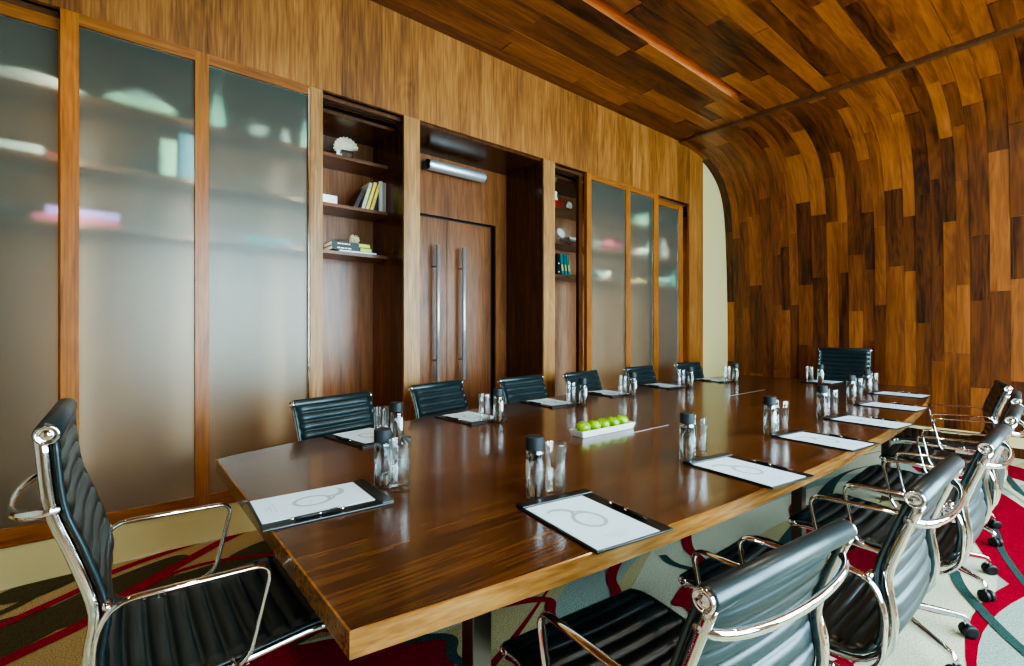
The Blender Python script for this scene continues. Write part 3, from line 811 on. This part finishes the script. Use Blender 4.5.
for k in ['R1', 'NH', 'R2', 'L1', 'R3', 'L2', 'R4', 'L3', 'R5', 'L4', 'R6', 'L5', 'L6', 'FH']:
    if protos is None: protos = [make_pad(), make_pen(), make_bottle(), make_tumbler()]; q = protos
    else: q = [copy_tree(o) for o in protos]
    x, y, rz = PADS[k]; a = R(rz)
    q[0].location = (x, y, Z); q[0].rotation_euler = (0, 0, a)
    q[0]['label'] = 'black desk pad with white sheet, ' + where[k]; q[0]['group'] = 'desk pads around the table'
    q[1].location = (x + math.cos(a) * .112 + math.sin(a) * .03, y + math.sin(a) * .112 - math.cos(a) * .03, Z + .0062 + .0052); q[1].rotation_euler = (0, 0, a)
    q[1]['label'] = 'black and silver pen on pad, ' + where[k]; q[1]['group'] = 'pens on the desk pads'
    (bx, by), (tx, ty) = BT[k]
    q[2].location = (bx, by, Z + .0005); q[2].rotation_euler = (0, 0, math.atan2(-by, X0 - bx) + random.choice((.95, 1.1, -1.0, 1.6)))
    q[2]['label'] = 'clear bottle with dark cap, ' + where[k]; q[2]['group'] = 'water bottles around the table'
    q[3].location = (tx, ty, Z + .0005); q[3]['label'] = 'tall clear tumbler beside bottle, ' + where[k]; q[3]['group'] = 'drinking glasses around the table'

# ------------------------------------------------------------------ tray of green apples
def tray():
    L0, W0, L1, W1, H = .20, .040, .213, .048, .034
    t = thing('serving_tray', 'long white ceramic tray holding a row of green apples', 'tray', (1.755, 2.01, Z + .0003), R(-1))
    def ring(w, l, z): return [(-w, -l, z), (w, -l, z), (w, l, z), (-w, l, z)]
    vs = ring(W0, L0, 0) + ring(W1, L1, H) + ring(W1 - .005, L1 - .005, H) + ring(W0 - .004, L0 - .004, .006)
    fs = [(3, 2, 1, 0)]
    for b in (0, 4, 8):
        for i in range(4): fs.append((b + i, b + (i + 1) % 4, b + 4 + (i + 1) % 4, b + 4 + i))
    fs.append((12, 13, 14, 15))
    MB().add(vs, fs).build('dish', white, t, bevel=.0015)
    m, nt, b = newmat('green_apple'); N = nt.nodes; L = nt.links
    tc = N.new('ShaderNodeTexCoord'); n = N.new('ShaderNodeTexNoise'); n.inputs['Scale'].default_value = 30; L.new(tc.outputs['Object'], n.inputs['Vector'])
    cr = N.new('ShaderNodeValToRGB'); cr.color_ramp.elements[0].color = (*srgb(96, 140, 12), 1); cr.color_ramp.elements[1].color = (*srgb(158, 196, 38), 1); cr.color_ramp.elements[0].position = .35; cr.color_ramp.elements[1].position = .7
    L.new(n.outputs[0], cr.inputs[0]); L.new(cr.outputs[0], b.inputs['Base Color']); setp(b, rough=.25, coat=.3)
    stem = plain('apple_stem', srgb(80, 55, 30), .7)
    apples = []
    names = ['first green apple in the tray, at the end nearest the camera', 'second green apple from the camera end of the tray', 'third green apple, in the middle of the tray', 'fourth green apple from the camera end of the tray', 'last green apple in the tray, farthest from the camera']
    ap = thing('apple', '', 'apple'); r = .038
    pr_ = []
    for k in range(17):
        a = -PI / 2 + PI * k / 16; rr = r * math.cos(a) * (1 + .06 * math.sin(a)); z = r * .93 * math.sin(a)
        if k > 12: z -= r * .22 * ((k - 12) / 4) ** 1.6
        if k < 3: z += r * .10 * ((3 - k) / 3)
        pr_.append((max(rr, .0006), z))
    MB().lathe(pr_, 22).build('fruit', m, ap)
    MB().tube([(0, 0, r * .62), (.001, 0, r * .9), (.004, .001, r * 1.12)], circ(.0013, 6), up=(1, 0, 0)).build('stem', stem, ap)
    for k in range(5):
        o = ap if k == 0 else copy_tree(ap)
        o.location = (1.755 + random.uniform(-.003, .003), 2.01 - .156 + .078 * k, Z + .0063 + .0355)
        s = random.uniform(.97, 1.04); o.rotation_euler = (random.uniform(-.12, .12), random.uniform(-.12, .12), random.uniform(0, 6))
        o['label'] = names[k]; o['group'] = 'green apples in the tray'
tray()

# ------------------------------------------------------------------ things on the shelves
S1, S2, S3 = 2.645, 2.262, 1.90
def book(label, x, y, z, w, h, t, col, rz=0, lean=0, flat=False, group=None, spine=None, paper=(.8, .78, .7)):
    """spine faces +X; w deep, h tall, t thick along Y"""
    r = thing('book', label, 'book', (x, y, z), rz, group)
    cm = plain('book_cover', col, .4); pm = plain('book_pages', paper, .8)
    if flat: M = Matrix.Rotation(0, 4, 'X') ; dims = (w, h, t)
    M = Matrix.Rotation(lean, 4, 'X')
    if flat:
        # lying: long side h along Y, thickness t up
        m = MB(); m.box(-w, 0, -h / 2, h / 2, 0, .003); m.box(-w, 0, -h / 2, h / 2, t - .003, t); m.box(-.004, 0, -h / 2, h / 2, .003, t - .003); m.build('cover', cm, r)
        m = MB(); m.box(-w + .004, -.0045, -h / 2 + .004, h / 2 - .004, .0032, t - .0032); m.build('pages', pm, r)
        if spine:
            m = MB()
            for a, b in spine: m.box(.0002, .0009, -h / 2 + a * h, -h / 2 + b * h, t * .36, t * .62)
            m.build('spine_print', plain('spine_print', (.7, .7, .62), .5), r)
    else:
        m = MB(); m.box(-w, 0, 0, .003, 0, h, M=M); m.box(-w, 0, t - .003, t, 0, h, M=M); m.box(-.004, 0, .003, t - .003, 0, h, M=M); m.build('cover', cm, r)
        m = MB(); m.box(-w + .004, -.0045, .0032, t - .0032, .004, h - .004, M=M); m.build('pages', pm, r)
        if spine:
            m = MB()
            for a, b in spine: m.box(.0002, .0009, t * .2, t * .8, a * h, b * h, M=M)
            m.build('spine_print', plain('spine_print', (.75, .62, .12), .5), r)
    return r
stone = plain('pale_shell_stone', srgb(214, 206, 180), .5)
# scallop shell on clear base, niche left of doors
t = thing('shell_ornament', 'pale scallop shell ornament on a clear block, top shelf of the open niche', 'ornament', (-.40, 1.43, S1))
m = MB(); n = 40; vs = [(0, 0, .0)]
rim = []
for k in range(n + 1):
    a = R(-70) + R(200) * k / n; rr = .085 * (1 + .05 * math.cos(a * 11)) * (1.0 + .12 * math.sin(a)); rim.append((.03 * math.cos(k * PI * .5) * .35 + .01, rr * math.sin(a) * 1.05, .06 + rr * math.cos(a) * .95))
for side in (1, -1):
    b = len(vs) if side == 1 else None
    mm = [(0.012 * side, 0, .02)]
    for f in (.5, 1.0):
        for k in range(n + 1):
            a = R(-95) + R(190) * k / n; rr = .100 * f * (1 + .06 * math.cos(a * 22))
            mm.append((side * (.028 * math.sin(PI * min(1, f * .9)) + -.010 * (k % 2) * f) + .0, rr * math.sin(a), .02 + rr * math.cos(a) * .95 + .0))
    fs = [(0, 1 + k, 2 + k) for k in range(n)] + [(1 + k, n + 2 + k, n + 3 + k, 2 + k) for k in range(n)]
    m.add(mm, fs, False, M=Matrix.Translation((0, 0, .075)) @ Matrix.Rotation(R(14), 4, 'X'))
m.build('shell', stone, t)
MB().box(-.035, .035, -.055, .04, 0, .075).build('clear_base', clearg, t, bevel=.002)
MB().box(.0, .012, -.085, -.06, 0, .085).build('name_tag', white, t)
# middle shelf
o = MB().box(-.07, .07, -.09, .055, 0, .075).build('storage_box', plain('pale_blue_box', srgb(200, 214, 220), .4), bevel=.003, loc=(-.42, 1.28, S2))
tag(o, 'small pale blue-white box on the middle shelf of the open niche', 'box')
g = 'books leaning on the middle shelf of the open niche'
yy = 1.515
book('dark brown book leaning behind the pale ones, middle shelf of open niche', -.33, 1.455, S2 + .002, .15, .185, .03, srgb(48, 30, 20), 0, -.42, group=g)
for k, (c, lb, h) in enumerate((((170, 175, 165), 'leaning pale grey book, leftmost of the light spines on the middle shelf', .235), ((215, 190, 90), 'leaning book with yellow and white spine, second light spine on the middle shelf', .245), ((205, 175, 80), 'leaning yellow-banded book beside the upright grey ones, middle shelf', .24))):
    book(lb, -.315, yy + .036 * k, S2 + .002, .17, h, .026, srgb(*c), 0, -.30, group=g, spine=[(.05, .12), (.45, .8)])
book('upright black book between leaning books and grey spines, middle shelf of open niche', -.34, 1.632, S2, .16, .18, .02, srgb(20, 20, 22), group=g)
book('upright light grey book, first of the pair at the shelf end', -.31, 1.664, S2, .17, .25, .028, srgb(178, 176, 170), group=g)
book('upright taupe book against the niche side on the middle shelf', -.31, 1.695, S2, .17, .245, .03, srgb(136, 122, 110), group=g)
# bottom shelf stack
book('white magazine lying under two black books, lowest shelf of the open niche', -.31, 1.49, S3, .2, .30, .014, srgb(205, 208, 205), flat=True)
book('lower thick black book with yellow-green end lying on the white magazine', -.32, 1.45, S3 + .0142, .2, .33, .034, srgb(22, 26, 24), flat=True, spine=[(.12, .18), (.20, .28), (.30, .35), (.37, .45)])
book('upper black book with yellow-green end lying atop the stack', -.325, 1.44, S3 + .0485, .2, .31, .034, srgb(24, 28, 26), flat=True, spine=[(.14, .22), (.24, .29), (.31, .40), (.42, .46)])
for z_, y_ in ((S3 + .0142, 1.40), (S3 + .0485, 1.39)): pass
for b_ in [o for o in C.objects if o.get('label', '').find('yellow-green end') > 0]:
    MB().box(.0003, .0012, .06, .15, .004, .030).build('spine_band', plain('lime_band', srgb(190, 200, 40), .4), b_)
coral = plain('coral', srgb(196, 190, 150), .7)
m = MB(); rnd = random.Random(3)
pr_ = [(.0318 * math.cos(-PI / 2 + PI * k / 12) + .0005, .0318 * math.sin(-PI / 2 + PI * k / 12)) for k in range(13)]
m.lathe(pr_, 18)
for k in range(60):
    v = Vector((rnd.gauss(0, 1), rnd.gauss(0, 1), rnd.gauss(0, 1))).normalized()
    if v.z < -.75: continue
    m.tube([v * .028, v * .043], [circ(.007, 6), circ(.003, 6)], up=(.3, .4, .86))
tag(m.build('coral_ball', coral, loc=(-.40, 1.49, S3 + .0828 + .038)), 'round cream coral ball resting on the stacked black books', 'ornament')
# second niche
g2 = 'teal books on the lowest shelf of the narrow niche'
book('black book at the left of the teal books, lowest shelf of narrow niche', -.31, 3.72, S3, .16, .23, .045, srgb(16, 22, 24), 0, 0, spine=[(.1, .16), (.5, .56)], group=g2)
for k in range(3):
    book(['first teal book leaning against the black one', 'second teal book, in the middle of the teal three', 'third teal book, rightmost and leaning most'][k], -.31, 3.79 + .052 * k, S3, .16, .225, .036, srgb(20, 120 + 12 * k, 130 + 8 * k), 0, .12 + .02 * k, group=g2, spine=[(.2, .5)])
for k in range(3):
    book(['lowest grey book of the flat stack, middle shelf of narrow niche', 'middle book of the grey flat stack in narrow niche', 'top pale book of the grey flat stack in narrow niche'][k], -.31 - .01 * k, 4.03, S2 + .026 * k + .0002, .18, .2, .0255, [srgb(60, 55, 50), srgb(120, 110, 100), srgb(190, 188, 180)][k], flat=True)
t = thing('disc_ornament', 'white round shell disc on a small stand, middle shelf of narrow niche', 'ornament', (-.36, 3.825, S2))
m = MB(); m.lathe([(.001, -.014), (.05, -.012), (.064, 0), (.05, .012), (.02, .02), (.001, .014)], 28, M=Matrix.Translation((0, 0, .115)) @ Matrix.Rotation(PI / 2 - .35, 4, 'Y')); m.build('disc', white, t)
m = MB(); m.lathe([(.03, 0), (.028, .006), (.005, .01), (.004, .052)], 16); m.build('stand', bronze, t)
book('red boxed book lying on the top shelf of the narrow niche', -.32, 3.75, S1, .16, .15, .07, srgb(150, 40, 30), flat=True)
t = tag(MB().lathe([(.001, 0), (.024, 0), (.03, .02), (.018, .06), (.026, .10), (.012, .115), (.001, .115)], 20).build('white_vase', white, loc=(-.38, 3.755, S1 + .0702)), 'small white vase standing on the red book, top shelf of narrow niche', 'vase')
m = MB(); prx = []
for k in range(60):
    a = k / 59 * 2.3 * 2 * PI; rr = .006 + .030 * k / 59; prx.append(Vector((0, rr * math.cos(a), .05 + rr * math.sin(a) * .9)))
m.tube(prx, [circ(.003 + .017 * k / 59, 10) for k in range(60)], up=(1, 0, 0)); m.v = [Vector((v.x, v.y, v.z + .004)) for v in m.v]
zmin = min(v.z for v in m.v); m.v = [Vector((v.x, v.y, v.z - zmin)) for v in m.v]
tag(m.build('spiral_shell', white, loc=(-.34, 3.93, S1)), 'white spiral shell sitting on the top shelf of the narrow niche', 'ornament')

# objects behind the frosted glass
mint = plain('mint_ceramic', srgb(176, 222, 200), .35); teal_c = plain('teal_ceramic', srgb(60, 140, 150), .35)
def bowl(label, x, y, z, r, h, mat, name='bowl'):
    p = [(r * .35, 0), (r * .4, .008), (r * .75, h * .4), (r, h), (r * .97, h), (r * .7, h * .45), (r * .3, .014), (.001, .012)]
    return tag(MB().lathe(p, 28).build(name, mat, loc=(x, y, z)), label, name.replace('_', ' '))
def vase(label, x, y, z, r, h, mat):
    p = [(r * .6, 0), (r * .9, h * .15), (r, h * .4), (r * .55, h * .75), (r * .4, h * .9), (r * .5, h), (.001, h - .004)]
    return tag(MB().lathe(p, 24).build('vase', mat, loc=(x, y, z)), label, 'vase')
t = thing('lidded_tureen', 'blurred mint lidded dish on the top shelf behind the large near pane', 'dish', (-.40, .12, S1))
MB().lathe([(.10, 0), (.17, .02), (.19, .05), (.18, .055), (.001, .055)], 28).build('dish', mint, t); MB().lathe([(.13, .0555), (.12, .10), (.06, .135), (.001, .14)], 28).build('lid', white, t)
t = thing('lidded_tureen', 'blurred cream domed dish on a platter behind the leftmost pane, top shelf', 'dish', (-.42, -.36, S1))
MB().lathe([(.2, 0), (.24, .02), (.24, .025), (.001, .026)], 28).build('dish', white, t); MB().lathe([(.12, .0265), (.11, .08), (.05, .12), (.001, .125)], 28).build('lid', stone, t)
book('white flat book blurred behind the leftmost pane, top shelf beside the domed dish', -.36, -.84, S1, .22, .34, .05, srgb(225, 232, 225), flat=True)
book('white flat book behind the leftmost pane on the middle shelf', -.34, -.54, S2, .22, .44, .06, srgb(225, 232, 228), flat=True)
book('small red book end behind the leftmost pane, middle shelf', -.34, -.28, S2, .16, .06, .03, srgb(170, 60, 60), flat=True)
book('lower pink book seen blurred across the near orange stile, lowest shelf', -.33, -.17, S3, .22, .38, .045, srgb(190, 90, 130), flat=True)
book('upper lilac book seen blurred across the near orange stile, lowest shelf', -.33, -.15, S3 + .0455, .22, .32, .045, srgb(160, 130, 215), flat=True)
bowl('dark bowl seen dimly behind the leftmost pane, lowest shelf', -.42, -.50, S3, .10, .10, plain('dark_clay', srgb(70, 45, 35), .5))
book('upright teal-blue book blurred at the right of the large near pane, middle shelf', -.31, .31, S2, .2, .29, .11, srgb(40, 110, 140))
book('upright mint book blurred beside the teal-blue one, middle shelf', -.31, .215, S2, .2, .23, .08, srgb(150, 200, 180))
vase('tall white pointed vase blurred at the left of the second pane, top shelf', -.40, .53, S1, .06, .27, mint)
bowl('small white bowl blurred on the top shelf of the second pane', -.40, .78, S1, .075, .09, white)
vase('short white vase blurred on the top shelf of the second pane', -.40, .96, S1, .045, .13, white)
vase('taller mint vase blurred at the right of the second pane, top shelf', -.38, 1.10, S1, .05, .22, mint)
book('blurred teal book lying on the lowest shelf behind the second pane', -.33, .84, S3, .2, .30, .05, srgb(60, 120, 135), flat=True)
t = thing('pink_figurine', 'blurred pink fish-like ornament behind the first far pane, middle shelf', 'ornament', (-.35, 4.63, S2))
MB().lathe([(.001, -.15), (.04, -.10), (.075, -.02), (.06, .06), (.02, .10), (.09, .15), (.001, .14)], 20, M=Matrix.Translation((0, 0, .078)) @ Matrix.Rotation(-PI / 2, 4, 'X') ).build('body', plain('pink_glaze', srgb(170, 80, 100), .4), t)
bowl('blurred white bowl behind the first far pane, lowest shelf', -.35, 4.47, S3, .14, .08, white)
bowl('blurred cream bowl behind the first far pane, middle shelf left side', -.35, 4.38, S2, .06, .08, stone)
bowl('blurred mint bowl behind the middle far pane, top shelf', -.35, 5.27, S1, .16, .14, mint)
bowl('blurred white bowl behind the middle far pane, middle shelf', -.35, 5.26, S2, .12, .08, white)
book('blurred yellow book behind the middle far pane, lowest shelf', -.33, 5.24, S3, .2, .30, .05, srgb(190, 180, 110), flat=True)
vase('blurred mint vase behind the middle far pane, middle shelf right side', -.36, 5.46, S2, .06, .2, mint)
vase('tall white vase behind the last far pane, middle shelf', -.36, 5.79, S2, .065, .28, white)
bowl('broad mint bowl behind the last far pane, lowest shelf', -.36, 5.74, S3, .12, .10, mint)
vase('teal vase behind the last far pane, lowest shelf', -.36, 6.04, S3, .09, .22, teal_c)

# ------------------------------------------------------------------ lights
def area(name, loc, rot, sx, sy, power, col, spread=None):
    l = bpy.data.lights.new(name, 'AREA'); l.shape = 'RECTANGLE'; l.size = sx; l.size_y = sy; l.energy = power; l.color = col
    if spread: l.spread = R(spread)
    o = bpy.data.objects.new(name, l); C.objects.link(o); o.location = loc; o.rotation_euler = rot; return o
# strip hidden in the ceiling slot, washing the left wall
area('slot_strip_light', (SLOT1 - .012, (YB + SLOTY) / 2, ZC + .06), (0, R(70), 0), .02, SLOTY - YB - .1, 4, (1, .84, .56))
# added upright strips behind the stiles, brightening the cabinet interiors
for y in (-.19, .40, 1.06, 4.56, 5.13, 5.9):
    area('cabinet_fill_light', (-.115, y, 1.5), (0, R(90), 0), 2.3, .03, 6.5, (1, .92, .76))
# added fill spots just under the ceiling, no fixtures there
def spot(loc, power, size=70, col=(1, .82, .6)):
    l = bpy.data.lights.new('added_fill_spot', 'SPOT'); l.energy = power; l.spot_size = R(size); l.spot_blend = .6; l.shadow_soft_size = .05; l.color = col
    o = bpy.data.objects.new('added_fill_spot', l); C.objects.link(o); o.location = loc; o.rotation_euler = (0, 0, 0); return o
for x in (2.3, 4.2):
    for y in (.6, 3.4): spot((x, y, ZC - .03), 45, 120)
spot((1.0, -.6, ZC - .03), 60, 110, (1, .88, .7))  # added spot to brighten the carpet at the near left
w = bpy.data.worlds.new('world'); bpy.context.scene.world = w; w.use_nodes = True
w.node_tree.nodes['Background'].inputs[0].default_value = (.8, .9, 1, 1); w.node_tree.nodes['Background'].inputs[1].default_value = .3
sc = bpy.context.scene
sc.view_settings.view_transform = 'AgX'; sc.view_settings.look = 'AgX - High Contrast'; sc.view_settings.exposure = 0.45
sc.cycles.use_denoising = True
sc.cycles.max_bounces = 14; sc.cycles.transparent_max_bounces = 24; sc.cycles.transmission_bounces = 12; sc.cycles.glossy_bounces = 6; sc.cycles.diffuse_bounces = 5
sc.cycles.sample_clamp_indirect = 6
